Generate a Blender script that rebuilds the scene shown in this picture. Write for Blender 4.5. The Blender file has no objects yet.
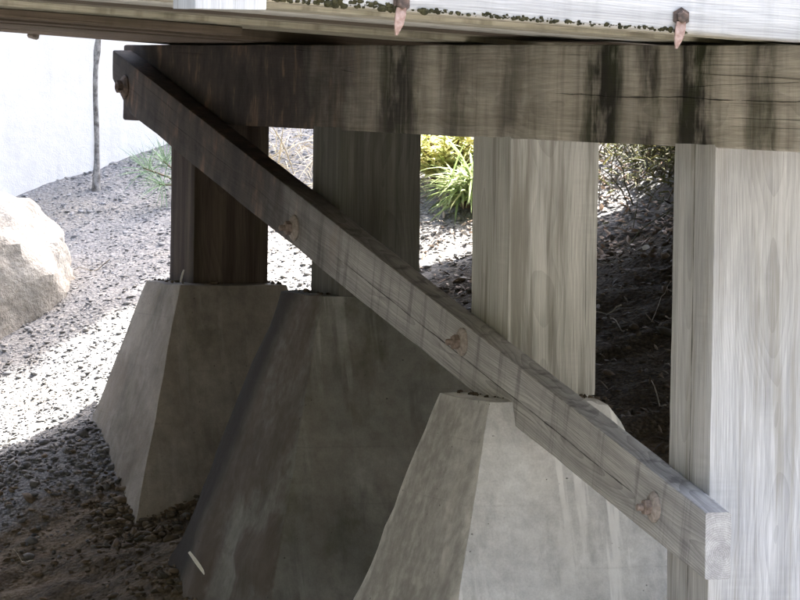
import bpy, math, random
import numpy as np
from mathutils import Vector, Matrix, noise as mn
random.seed(7); rng = np.random.default_rng(7)
sc = bpy.context.scene
C = sc.collection
R = math.radians

# ------------------------------------------------------------------ camera
F, YAW, PIT, ROL = 5045.94, .3556, -.0454, .0149          # focal length in pixels of an 800 px wide frame
CAM = Vector((-5.97992, -13.47865, .21378))
fw = Vector((math.sin(YAW)*math.cos(PIT), math.cos(YAW)*math.cos(PIT), math.sin(PIT)))
rt = Vector((math.cos(YAW), -math.sin(YAW), 0)); up = rt.cross(fw)
r2 = rt*math.cos(ROL) + up*math.sin(ROL); u2 = -rt*math.sin(ROL) + up*math.cos(ROL)
cd = bpy.data.cameras.new('camera'); cam = bpy.data.objects.new('camera', cd); C.objects.link(cam)
cam.matrix_world = Matrix(((r2.x, u2.x, -fw.x, CAM.x), (r2.y, u2.y, -fw.y, CAM.y), (r2.z, u2.z, -fw.z, CAM.z), (0, 0, 0, 1)))
cd.sensor_width = 36; cd.lens = F/800*36; cd.clip_start = .1; cd.clip_end = 2000
sc.camera = cam

# ------------------------------------------------------------------ sky, sun, exposure
TO_SUN = Vector((.42, .20, 1)).normalized()
wd = bpy.data.worlds.new('World'); sc.world = wd; wd.use_nodes = True
wn = wd.node_tree; sky = wn.nodes.new('ShaderNodeTexSky'); sky.sky_type = 'NISHITA'; sky.sun_disc = False
sky.sun_elevation = math.asin(TO_SUN.z); sky.sun_rotation = math.atan2(TO_SUN.x, TO_SUN.y)
sky.air_density = 1.0; sky.dust_density = 5.5; sky.ozone_density = 1.0
bgn = wn.nodes['Background']; bgn.inputs['Strength'].default_value = .15
wn.links.new(sky.outputs[0], bgn.inputs['Color'])
sl = bpy.data.lights.new('sun', 'SUN'); sl.energy = 5.0; sl.angle = R(.53); sl.color = (1, .965, .92)
so = bpy.data.objects.new('sun', sl); C.objects.link(so)
so.rotation_euler = TO_SUN.to_track_quat('Z', 'Y').to_euler(); so.location = (4, -2, 12)
sc.view_settings.view_transform = 'Standard'; sc.view_settings.look = 'None'
sc.view_settings.gamma = 1; sc.view_settings.use_curve_mapping = False
sc.view_settings.exposure = 2.9
sc.render.engine = 'CYCLES'
sc.cycles.use_adaptive_sampling = True; sc.cycles.adaptive_threshold = .035; sc.cycles.adaptive_min_samples = 16
sc.cycles.use_denoising = True
sc.cycles.max_bounces = 5; sc.cycles.diffuse_bounces = 3

# ------------------------------------------------------------------ node helper
class G:
    def __init__(s, name):
        s.m = bpy.data.materials.new(name); s.m.use_nodes = True; s.t = s.m.node_tree
        s.b = s.t.nodes['Principled BSDF']; s.co = s.n('ShaderNodeTexCoord').outputs['Object']
    def n(s, ty, **k):
        o = s.t.nodes.new(ty)
        for a, v in k.items(): setattr(o, a, v)
        return o
    def put(s, sock, v):
        if isinstance(v, bpy.types.NodeSocket): s.t.links.new(v, sock)
        elif v is not None:
            if sock.type == 'RGBA' and len(v) == 3: v = (*v, 1)
            sock.default_value = v
    def math(s, op, a, b=None, c=None, clamp=False):
        o = s.n('ShaderNodeMath', operation=op, use_clamp=clamp)
        for i, v in enumerate((a, b, c)):
            if v is not None: s.put(o.inputs[i], v)
        return o.outputs[0]
    def scale(s, v, sc_, loc=(0, 0, 0)):
        o = s.n('ShaderNodeMapping'); s.put(o.inputs[0], v); o.inputs['Scale'].default_value = sc_; o.inputs['Location'].default_value = loc
        return o.outputs[0]
    def noise(s, v, sc_=1, det=4, rough=.55, dist=0):
        o = s.n('ShaderNodeTexNoise'); s.put(o.inputs['Vector'], v); o.inputs['Scale'].default_value = sc_
        o.inputs['Detail'].default_value = det; o.inputs['Roughness'].default_value = rough; o.inputs['Distortion'].default_value = dist
        return o.outputs['Fac']
    def voro(s, v, sc_, feature='F1'):
        o = s.n('ShaderNodeTexVoronoi', feature=feature); s.put(o.inputs['Vector'], v); o.inputs['Scale'].default_value = sc_
        return o
    def ramp(s, f, stops, interp='LINEAR'):
        o = s.n('ShaderNodeValToRGB'); s.put(o.inputs[0], f); cr = o.color_ramp; cr.interpolation = interp
        while len(cr.elements) < len(stops): cr.elements.new(.5)
        for e, (p, c) in zip(cr.elements, stops):
            e.position = p; e.color = (c, c, c, 1) if isinstance(c, (int, float)) else (*c, 1)
        return o.outputs[0]
    def rng(s, f, a, b, c=0., d=1., smooth=True):
        o = s.n('ShaderNodeMapRange', interpolation_type='SMOOTHSTEP' if smooth else 'LINEAR')
        s.put(o.inputs[0], f)
        for i, v in zip((1, 2, 3, 4), (a, b, c, d)): o.inputs[i].default_value = v
        return o.outputs[0]
    def mix(s, f, a, b, mode='MIX'):
        o = s.n('ShaderNodeMix', data_type='RGBA', blend_type=mode); s.put(o.inputs[0], f); s.put(o.inputs[6], a); s.put(o.inputs[7], b)
        return o.outputs[2]
    def sep(s, v):
        o = s.n('ShaderNodeSeparateXYZ'); s.put(o.inputs[0], v); return o.outputs
    def comb(s, x, y, z):
        o = s.n('ShaderNodeCombineXYZ')
        for i, v in enumerate((x, y, z)): s.put(o.inputs[i], v)
        return o.outputs[0]
    def bump(s, h, strength=.5, dist=.01, normal=None):
        o = s.n('ShaderNodeBump'); s.put(o.inputs['Height'], h); o.inputs['Strength'].default_value = strength
        o.inputs['Distance'].default_value = dist; s.put(o.inputs['Normal'], normal); return o.outputs[0]
    def out(s, col, rough=.85, normal=None, spec=.25):
        s.put(s.b.inputs['Base Color'], col); s.put(s.b.inputs['Roughness'], rough)
        s.put(s.b.inputs['Normal'], normal); s.b.inputs['Specular IOR Level'].default_value = spec
        return s.m

def mul(g, col, f):
    return g.mix(1.0, col, f, 'MULTIPLY')

# ------------------------------------------------------------------ materials
def wood(name, axis, ca, cb, pith=(.02, -.2), ringf=95, ring_amt=.22, stain=.4, stain_col=(.03, .024, .018), stain_lo=.5, stain_hi=.72,
         seed=0., tar=None, tar_col=(.022, .015, .011), ystops=None, green=0., knots=5., drip=True, tint=None, split=None):
    """solid-texture weathered timber: growth rings about a pith line, fibre, checks, knots, drip stains along world-vertical local z"""
    g = G(name); x, y, z = g.sep(g.co)
    l, p, q = {'X': (x, y, z), 'Y': (y, x, z), 'Z': (z, x, y)}[axis]
    off = (seed*3.1, seed*1.7, seed*2.3)
    lv = g.comb(l, p, q)
    w1 = g.noise(g.scale(lv, (.9, 2.2, 2.2), off), 1, 2)
    w2 = g.noise(g.scale(lv, (1.3, 2.2, 2.2), (off[1]+9, off[0], 4)), 1, 2)
    dp = g.math('ADD', g.math('SUBTRACT', p, pith[0]), g.math('MULTIPLY', g.math('SUBTRACT', w1, .5), .075))
    dq = g.math('ADD', g.math('SUBTRACT', q, pith[1]), g.math('MULTIPLY', g.math('SUBTRACT', w2, .5), .075))
    r = g.math('SQRT', g.math('ADD', g.math('MULTIPLY', dp, dp), g.math('MULTIPLY', dq, dq)))
    rw = g.math('ADD', g.math('MULTIPLY', r, ringf), g.math('MULTIPLY', g.noise(g.scale(lv, (2, 9, 9), off), 1, 3), .8))
    ring = g.math('POWER', g.math('FRACT', rw), 1.8)
    fib = g.noise(g.scale(lv, (7, 210, 210), off), 1, 4, .65)
    strk = g.noise(g.scale(lv, (.8, 26, 26), off), 1, 4, .6)
    blot = g.noise(g.scale(lv, (1.6, 5, 5), off), 1, 4, .6)
    col = g.mix(g.rng(strk, .3, .7), ca, cb)
    col = g.mix(g.rng(blot, .45, .75, 0, .45), col, tuple(v*.55 for v in ca))
    col = mul(g, col, g.rng(ring, 0, 1, 1.0, 1.0-ring_amt, False))
    col = mul(g, col, g.rng(fib, .25, .75, .74, 1.16, False))
    # cross-grain saw marks
    saw = g.math('MULTIPLY', g.math('SUBTRACT', g.noise(g.scale(lv, (75, 6, 6), off), 1, 2, .5), .5), g.rng(g.noise(g.scale(lv, (3, 6, 6), (off[0], 1, 6)), 1, 2), .5, .7))
    col = mul(g, col, g.math('ADD', g.math('MULTIPLY', saw, .22), 1.0))
    # drying checks along the grain
    chk = g.noise(g.scale(lv, (.16, 15, 15), (off[2], 5, 2)), 1, 1, .4)
    ck = g.rng(g.math('ABSOLUTE', g.math('SUBTRACT', chk, .5)), .0, .008, 1, 0)
    ck = g.math('MULTIPLY', ck, g.rng(g.noise(g.scale(lv, (1.1, 6, 6), (2, off[0], 7)), 1, 2), .56, .68, 0, .6))
    # knots and holes
    kv = g.voro(g.scale(lv, (knots*.62, knots, knots), (off[1], 3, 1)), 1)
    kn = g.rng(kv.outputs['Distance'], .025, .06, 1, 0)
    kn = g.math('MULTIPLY', kn, g.rng(g.sep(kv.outputs['Color'])[0], .55, .6))
    dark = g.math('MAXIMUM', ck, kn)
    for (q0, l0, l1, wd_, amp) in (split or []):
        sn = g.noise(g.scale(lv, (.8, 0, 0), (q0*90+seed, 0, 0)), 1, 5, .55)
        dd = g.math('ABSOLUTE', g.math('SUBTRACT', g.math('SUBTRACT', q, q0), g.math('MULTIPLY', g.math('SUBTRACT', sn, .5), amp)))
        wn_ = g.math('MAXIMUM', g.math('MULTIPLY', g.math('SUBTRACT', g.noise(g.scale(lv, (4, 0, 0), (5+q0*31, 0, 0)), 1, 4, .6), .36), wd_*5), .00001)
        sm_ = g.math('SUBTRACT', 1.0, g.math('DIVIDE', dd, wn_), None, True)
        sm_ = g.math('MULTIPLY', sm_, g.math('MULTIPLY', g.rng(l, l0-.1, l0+.1), g.rng(l, l1+.1, l1-.1)))
        dark = g.math('MAXIMUM', dark, sm_)
    # drip stains: run down local z for every timber that lies or stands
    if axis == 'Z': sv = g.scale(g.co, (17, 17, .9), off)
    else: sv = g.scale(g.co, (14, 14, 1.1), off)
    dr = g.noise(sv, 1, 4, .62)
    dm = g.math('MULTIPLY', g.rng(dr, stain_lo, stain_hi), stain)
    col = g.mix(dm, col, stain_col)
    if ystops:   # measured runs of rain stain along the beam
        wob = g.noise(g.scale(g.co, (8, 8, 3.5), off), 1, 4, .6)
        t = g.math('ADD', g.math('DIVIDE', g.math('ADD', y, ystops[0]), ystops[1]), g.math('MULTIPLY', g.math('SUBTRACT', wob, .5), .026))
        rr = g.ramp(t, ystops[2])
        rr = g.math('MULTIPLY', rr, g.rng(g.noise(g.scale(g.co, (26, 26, 2.2), off), 1, 5, .65), .30, .52, .72, 1.04))
        rr = g.math('MULTIPLY', rr, g.rng(g.noise(g.scale(g.co, (7, 7, 5), (off[2], 1, 6)), 1, 4, .6), .34, .54, .55, 1.0))
        rr = g.math('POWER', g.math('MINIMUM', rr, .99), .8)
        gm = g.mix(g.rng(g.noise(g.co, 6, 3), .42, .62), (.017, .014, .010), (.022, .024, .009))
        col = g.mix(rr, col, gm)
    if green: 
        gg = g.math('MULTIPLY', g.rng(g.noise(g.scale(g.co, (5, 5, 2.2), (4, off[1], 2)), 1, 5, .65), .5, .68), green)
        col = g.mix(gg, col, (.075, .085, .03))
    if tar:      # dark creosote that has bled over the sheltered end of the timber
        tt = g.rng(g.math('ADD', y if axis != 'Z' else z, g.math('MULTIPLY', g.math('SUBTRACT', g.noise(g.scale(g.co, (7, 7, 3), off), 1, 5, .65), .5), tar[2])), tar[0], tar[1], 0, tar[3])
        tn = g.noise(g.scale(g.co, (8, 8, 5), (off[0], 8, 1)), 1, 6, .62); tm = g.noise(g.scale(g.co, (24, 24, 5), (off[1], 2, 3)), 1, 4, .6)
        tc = g.mix(g.rng(tn, .30, .56), tuple(v*.4 for v in tar_col), tuple(v*1.35 for v in tar_col)); tc = g.mix(g.math('MULTIPLY', g.rng(tn, .50, .66), g.rng(tm, .38, .62)), tc, (.135, .085, .055))
        col = g.mix(tt, col, tc)
    col = g.mix(dark, col, (.012, .010, .008))
    h = g.math('MULTIPLY', fib, .45)
    h = g.math('ADD', h, g.math('MULTIPLY', strk, .5))
    h = g.math('SUBTRACT', h, g.math('MULTIPLY', dark, 2.2))
    return g.out(col, .88, g.bump(h, .55, .006), .15)

def concrete(name, ca, cb, streak=.5, white=.4, brown=.35, seed=0., pour=True, pores=True, moss=.2, strip=None, stain_shade=None, mott=1.):
    g = G(name); o = (seed*2.7, seed*1.9, seed*.7)
    x, y, z = g.sep(g.co)
    n1 = g.noise(g.scale(g.co, (1, 1, 1), o), 3.2, 6, .62); n2 = g.noise(g.scale(g.co, (1, 1, 1), o), 26, 5, .6); n3 = g.noise(g.co, 160, 3, .6)
    col = g.mix(g.rng(n1, .32, .68), ca, cb)
    col = mul(g, col, g.rng(n2, .25, .75, 1-.18*mott, 1+.12*mott, False)); col = mul(g, col, g.rng(n3, .25, .75, 1-.12*mott, 1+.08*mott, False))
    s1 = g.noise(g.scale(g.co, (11, 11, .7), o), 1, 5, .65)
    col = g.mix(g.math('MULTIPLY', g.rng(s1, .50, .70), streak), col, tuple(v*.30 for v in ca))
    s2 = g.noise(g.scale(g.co, (16, 4, .45), (o[1], o[0]+4, 1)), 1, 4, .6)
    wf = g.math('MULTIPLY', g.rng(s2, .52, .60), white)
    wf = g.math('MULTIPLY', wf, g.rng(g.noise(g.scale(g.co, (3, 3, 1.2), o), 1, 3), .36, .6))
    col = g.mix(wf, col, (.70, .69, .66))
    s3 = g.noise(g.scale(g.co, (6, 6, 1.3), (o[2], 7, o[1])), 1, 5, .65)
    col = g.mix(g.math('MULTIPLY', g.rng(s3, .48, .68), brown), col, (.085, .058, .038))
    s4 = g.noise(g.scale(g.co, (4, 4, 4), (5, o[2], 3)), 1, 5, .65)
    col = g.mix(g.math('MULTIPLY', g.rng(s4, .5, .7), moss), col, (.055, .055, .028))
    if stain_shade:     # whole left side toned darker: brown stain with the side's shade painted in
        fl = g.math('SUBTRACT', g.math('ADD', x, stain_shade[0]), g.math('MULTIPLY', z, .287)); fl = g.math('ADD', fl, g.math('MULTIPLY', g.math('SUBTRACT', n2, .5), .015))
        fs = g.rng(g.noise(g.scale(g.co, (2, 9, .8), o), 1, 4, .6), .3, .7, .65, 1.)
        col = g.mix(g.math('MULTIPLY', g.math('MULTIPLY', g.rng(fl, .012, -.004), fs), stain_shade[1]), col, stain_shade[2])
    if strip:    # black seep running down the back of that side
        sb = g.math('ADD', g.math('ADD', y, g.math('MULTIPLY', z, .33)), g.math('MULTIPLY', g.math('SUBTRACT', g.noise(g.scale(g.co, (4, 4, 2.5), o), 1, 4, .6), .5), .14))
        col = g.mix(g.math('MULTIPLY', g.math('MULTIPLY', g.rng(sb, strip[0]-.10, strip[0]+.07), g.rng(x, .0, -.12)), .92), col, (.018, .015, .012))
    h = g.math('ADD', g.math('MULTIPLY', n2, .6), g.math('MULTIPLY', n3, .25))
    if pour:   # lift lines left by the form boards
        zz = g.math('ADD', z, g.math('MULTIPLY', g.math('SUBTRACT', n1, .5), .02))
        fr = g.math('ABSOLUTE', g.math('SUBTRACT', g.math('FRACT', g.math('MULTIPLY', g.math('ADD', zz, 10.03), 5.1)), .5))
        ln = g.rng(fr, .0, .025, 1, 0); ln = g.math('MULTIPLY', ln, g.rng(n1, .4, .55))
        col = g.mix(g.math('MULTIPLY', ln, .13), col, tuple(v*.5 for v in ca)); h = g.math('SUBTRACT', h, g.math('MULTIPLY', ln, .12))
    if pores:
        v = g.voro(g.scale(g.co, (1, 1, 1.3), o), 46); vc = g.sep(v.outputs['Color'])
        pm = g.rng(g.math('DIVIDE', v.outputs['Distance'], g.math('ADD', g.math('POWER', vc[2], 3.0), .25)), .07, .19, 1, 0)
        pm = g.math('MULTIPLY', pm, g.math('MULTIPLY', g.rng(vc[1], .62, .66), g.rng(g.noise(g.co, 4.5, 3), .44, .52, 0, .85)))
        col = g.mix(pm, col, (.03, .027, .024)); h = g.math('SUBTRACT', h, g.math('MULTIPLY', pm, 1.6))
    return g.out(col, .9, g.bump(h, .6, .008), .2)

def plain(name, ca, cb, sc_=20, rough=.8, bump=.4, dist=.006, spec=.25, stretch=(1, 1, 1), thick=0.):
    g = G(name); v = g.scale(g.co, stretch)
    n = g.noise(v, sc_, 5, .62); col = g.mix(g.rng(n, .3, .7), ca, cb)
    m = g.out(col, rough, g.bump(n, bump, dist), spec)
    if thick:   # leaves let light through
        g.b.inputs['Subsurface Weight'].default_value = 0
        tr = g.n('ShaderNodeBsdfTranslucent'); g.put(tr.inputs[0], col); mx = g.n('ShaderNodeMixShader'); mx.inputs[0].default_value = thick
        g.t.links.new(g.b.outputs[0], mx.inputs[1]); g.t.links.new(tr.outputs[0], mx.inputs[2])
        g.t.links.new(mx.outputs[0], g.t.nodes['Material Output'].inputs['Surface'])
    return m

def var_leaf(name, cols, thick=.35):
    """per-island colour variation for foliage joined in one mesh"""
    g = G(name); gi = g.n('ShaderNodeNewGeometry')
    col = g.ramp(gi.outputs['Random Per Island'], [(i/(max(1, len(cols)-1)), c) for i, c in enumerate(cols)])
    m = g.out(col, .6, None, .3)
    tr = g.n('ShaderNodeBsdfTranslucent'); g.put(tr.inputs[0], col); mx = g.n('ShaderNodeMixShader'); mx.inputs[0].default_value = thick
    g.t.links.new(g.b.outputs[0], mx.inputs[1]); g.t.links.new(tr.outputs[0], mx.inputs[2])
    g.t.links.new(mx.outputs[0], g.t.nodes['Material Output'].inputs['Surface'])
    return m

def var_solid(name, cols, rough=.9):
    g = G(name); gi = g.n('ShaderNodeNewGeometry')
    col = g.ramp(gi.outputs['Random Per Island'], [(i/(max(1, len(cols)-1)), c) for i, c in enumerate(cols)])
    col = mul(g, col, g.rng(g.noise(g.co, 60, 4), .3, .7, .8, 1.15, False))
    return g.out(col, rough, None, .2)

# ------------------------------------------------------------------ mesh helpers
def link(name, me, mat=None, parent=None, loc=(0, 0, 0), rot=(0, 0, 0), smooth=None):
    o = bpy.data.objects.new(name, me); C.objects.link(o); o.location = loc; o.rotation_euler = rot
    if mat and not me.materials: me.materials.append(mat)
    if parent: o.parent = parent
    if smooth is not None:
        me.shade_smooth(); me.set_sharp_from_angle(angle=R(smooth))
    return o
def mesh(name, v, f):
    me = bpy.data.meshes.new(name); me.from_pydata([tuple(a) for a in v], [], [tuple(int(i) for i in a) for a in f]); me.update(); return me
def mesh_np(name, v, faces):     # faces: (n,k) array
    me = bpy.data.meshes.new(name); n, k = faces.shape
    me.vertices.add(len(v)); me.vertices.foreach_set('co', np.asarray(v, np.float32).ravel())
    me.loops.add(n*k); me.loops.foreach_set('vertex_index', faces.astype(np.int32).ravel())
    me.polygons.add(n); me.polygons.foreach_set('loop_start', np.arange(0, n*k, k, dtype=np.int32))
    me.update(calc_edges=True); me.validate(); return me
def thing(name, label, cat, loc=(0, 0, 0), group=None):
    o = bpy.data.objects.new(name, None); C.objects.link(o); o.location = loc; o.empty_display_size = .1
    return tag(o, label, cat, group)
def tag(o, label=None, cat=None, group=None, kind=None):
    for k, v in (('label', label), ('category', cat), ('group', group), ('kind', kind)):
        if v: o[k] = v
    return o

def timber_mesh(name, axis, a, b, L, seed=0, seg=48, side=7, wear=.008, rough=.0022, deform=None):
    """sawn beam centred on the origin: a, b cross-section (p, q), length L; arrises worn unevenly, faces slightly wavy"""
    V = []; Fc = []; per = []
    ca = 3
    for k in range(4):
        sx, sy = ((1, -1), (1, 1), (-1, 1), (-1, -1))[k]; nx, ny = ((1, 1), (-1, 1), (-1, -1), (1, -1))[k]
        for j in range(ca): per.append(('c', sx, sy, k, j/(ca-1)))
        for j in range(1, side): per.append(('s', sx, sy, k, j/side))
    P = len(per)
    ls = [(-.5 + i/seg)*L for i in range(seg+1)]
    for i, l in enumerate(ls):
        ends = min(i, seg-i)
        for (ty, sx, sy, k, t) in per:
            rad = wear*(.35 + 1.5*max(0, mn.noise((l*3.3+seed*7, k*9.1, seed)))+ .8*max(0, mn.noise((l*17+seed, k*5.3, 3)))) + (.004 if ends == 0 else 0)
            if ty == 'c':
                th = math.pi/2*(k-1+t) ; cx = sx*(a/2-rad); cy = sy*(b/2-rad); p = cx+rad*math.cos(th); q = cy+rad*math.sin(th)
            else:
                ex, ey = ((1, -1), (1, 1), (-1, 1), (-1, -1))[(k+1) % 4]
                p0, q0 = sx*(a/2-(wear if k in(1, 3) else 0)), sy*(b/2-(wear if k in(0, 2) else 0))
                p1, q1 = ex*(a/2-(wear if k in(1, 3) else 0)), ey*(b/2-(wear if k in(0, 2) else 0))
                p, q = p0+(p1-p0)*t, q0+(q1-q0)*t
            d = mn.noise((p*6+seed*3, q*6, l*1.6))*rough + mn.noise((p*30+seed, q*30, l*4))*rough*.5
            rr = math.hypot(p, q) or 1
            p += p/rr*d; q += q/rr*d
            if ends == 0: ll = l*(1-.0015) + mn.noise((p*12, q*12, seed+l))*.003
            else: ll = l
            v = [p, q, ll]
            if deform: v = deform(*v)
            V.append({'X': (v[2], v[0], v[1]), 'Y': (v[0], v[2], v[1]), 'Z': (v[0], v[1], v[2])}[axis])
    for i in range(seg):
        for j in range(P):
            j2 = (j+1) % P; q = (i*P+j, i*P+j2, (i+1)*P+j2, (i+1)*P+j)
            Fc.append(q if axis != 'Y' else q[::-1])
    e0 = list(range(P)); e1 = [seg*P+j for j in range(P)]
    Fc.append(e0[::-1] if axis != 'Y' else e0); Fc.append(e1 if axis != 'Y' else e1[::-1])
    return mesh(name, V, Fc)

def tube(path, rad, n=6):
    """list of points, list of radii -> verts, quads"""
    V = []; Fc = []; m = len(path)
    for i, p in enumerate(path):
        t = (Vector(path[min(i+1, m-1)])-Vector(path[max(i-1, 0)])).normalized()
        a = t.orthogonal().normalized() if i == 0 else (a - t*a.dot(t)).normalized()
        b = t.cross(a)
        for k in range(n):
            th = 2*math.pi*k/n; V.append(tuple(Vector(p)+(a*math.cos(th)+b*math.sin(th))*rad[i]))
    for i in range(m-1):
        for k in range(n):
            k2 = (k+1) % n; Fc.append((i*n+k, i*n+k2, (i+1)*n+k2, (i+1)*n+k))
    Fc.append(tuple(range(n))[::-1]); Fc.append(tuple((m-1)*n+k for k in range(n)))
    return V, Fc
class MB:
    def __init__(s): s.v = []; s.f = []
    def add(s, V, Fc):
        o = len(s.v); s.v += [tuple(a) for a in V]; s.f += [tuple(i+o for i in q) for q in Fc]; return s
    def build(s, name, mat, parent=None, loc=(0, 0, 0), rot=(0, 0, 0), smooth=None):
        return link(name, mesh(name, s.v, s.f), mat, parent, loc, rot, smooth)
def lathe(prof, n=16, axis='X', sq=False):
    V = []; Fc = []
    for (r, h) in prof:
        for k in range(n):
            th = 2*math.pi*(k+.5)/n; c, s_ = r*math.cos(th), r*math.sin(th)
            V.append({'X': (h, c, s_), 'Y': (c, h, s_), 'Z': (c, s_, h)}[axis])
    for i in range(len(prof)-1):
        for k in range(n):
            k2 = (k+1) % n; Fc.append((i*n+k, i*n+k2, (i+1)*n+k2, (i+1)*n+k))
    Fc.append(tuple(range(n))[::-1]); Fc.append(tuple((len(prof)-1)*n+k for k in range(n)))
    return V, Fc
def blade(base, d, L, w, droop=.5, seg=5, twist=0.):
    """long narrow curved leaf with a folded midrib"""
    d = Vector(d).normalized(); p = Vector(base); V = []; Fc = []
    side = d.cross(Vector((0, 0, 1)));  side = side.normalized() if side.length > 1e-3 else Vector((1, 0, 0))
    side = Matrix.Rotation(twist, 3, d) @ side
    for i in range(seg+1):
        t = i/seg; ww = w*(math.sin(math.pi*min(1, .18+.82*t))**.8 if t < 1 else .02)
        nrm = side.cross(d).normalized()
        V += [tuple(p-side*ww/2), tuple(p+nrm*ww*.18), tuple(p+side*ww/2)]
        d = (d+Vector((0, 0, -droop/seg))).normalized(); p = p+d*(L/seg)
    for i in range(seg):
        a = i*3; Fc += [(a, a+1, a+4, a+3), (a+1, a+2, a+5, a+4)]
    return V, Fc

# ------------------------------------------------------------------ ground
DZ0, GR = .306, .057          # deck underside: z = DZ0 - GR * x
def pw(t, pts):
    return np.interp(t, [a for a, _ in pts], [b for _, b in pts])
XS = [(-400, 80), (-32, 18), (-12, 1.4), (-6, -1.25), (-1.6, -.68), (.3, .16), (2.6, 1.02), (4.2, 1.6), (6, 2.1), (30, 4.0), (400, 6)]  # rise at far left is an unseen hill added to block low sky
YS = [(-400, 80), (-42, 20), (-17, -2.0), (-13.5, -2.35), (-8, -2.65), (-4, -2.1), (-1, -1.42), (6.4, .358), (8.2, .68), (12, 1.3), (30, 3.2), (120, 12), (400, 14)]  # rise behind the camera added to hide low sky from the posts
def ground0(x, y):
    z = -1.17 + pw(x, XS) - float(pw(-.22, XS)) + pw(y, YS) - float(pw(5.51, YS))
    z = z - .11*np.exp(-((x-2.0)/.55)**2-((y-5.45)/.6)**2)
    z = z - .20*np.exp(-((x-.22)/.36)**2-((y-4.35)/.34)**2) - .05*np.exp(-((x+.3)/.4)**2-((y-4.5)/.4)**2)
    z = np.where((y > -1.5) & (y < 6.0) & (x > 0), np.minimum(z, DZ0-GR*x-.16), z)
    far = np.hypot(x, y-2)
    return np.clip(z, -3.4, 90) * 1.0 + 0*far
def vnoise(x, y, s, seed):
    """cheap smooth value noise, vectorised"""
    x = x*s+seed*13.7; y = y*s+seed*7.3; xi = np.floor(x).astype(np.int64); yi = np.floor(y).astype(np.int64)
    fx = x-xi; fy = y-yi; fx = fx*fx*(3-2*fx); fy = fy*fy*(3-2*fy)
    def h(a, b): 
        n = (a*374761393+b*668265263+seed*974634) & 0x7fffffff; n = ((n ^ (n >> 13))*1274126177) & 0x7fffffff
        return ((n ^ (n >> 16)) & 0xffff)/65535.
    return (h(xi, yi)*(1-fx)+h(xi+1, yi)*fx)*(1-fy)+(h(xi, yi+1)*(1-fx)+h(xi+1, yi+1)*fx)*fy - .5
def earth_mask(x, y):     # 1 = bare brown earth ledges, 0 = gravel
    e = (4.95 - y) + .35*vnoise(x, y, 2.2, 5) + .18*vnoise(x, y, 7, 6) + .25*(x < .2)*0
    return np.clip(e/.22+.5, 0, 1)
def ground(x, y):
    x = np.asarray(x, float); y = np.asarray(y, float)
    z = ground0(x, y); near = np.exp(-(np.hypot(x-.5, y-5)/14)**2)
    z = z + near*(.10*vnoise(x, y, .9, 1) + .05*vnoise(x, y, 2.3, 2) + .022*vnoise(x, y, 7, 3) + .012*vnoise(x, y, 21, 4))
    e = earth_mask(x, y)
    u = (y + .25*x)*5 + 2.6*vnoise(x, y, 1.6, 8); fr = u-np.floor(u)
    z = z + near*e*(.05*(np.clip(fr*1.6, 0, 1)-fr) + .03*vnoise(x*.5, y*2, 6, 9))
    # gravel heaped along the left of the footing
    z = z + .09*np.exp(-((x+.72)/.42)**2-((y-5.25)/.30)**2)
    return z
xs = np.concatenate([-np.geomspace(2.8, 400, 26)[::-1], np.arange(-2.6, 4.4, .024), np.geomspace(4.5, 400, 26)])
ys = np.concatenate([-np.geomspace(1.2, 400, 34)[::-1], np.arange(-1, 2.6, .15), np.arange(2.7, 9.4, .024), np.geomspace(9.6, 400, 24)])
gx, gy = np.meshgrid(xs, ys); gzv = ground(gx, gy)
nx, ny = len(xs), len(ys); idx = np.arange(nx*ny).reshape(ny, nx)
gf = np.stack([idx[:-1, :-1], idx[:-1, 1:], idx[1:, 1:], idx[1:, :-1]], -1).reshape(-1, 4)
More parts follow.
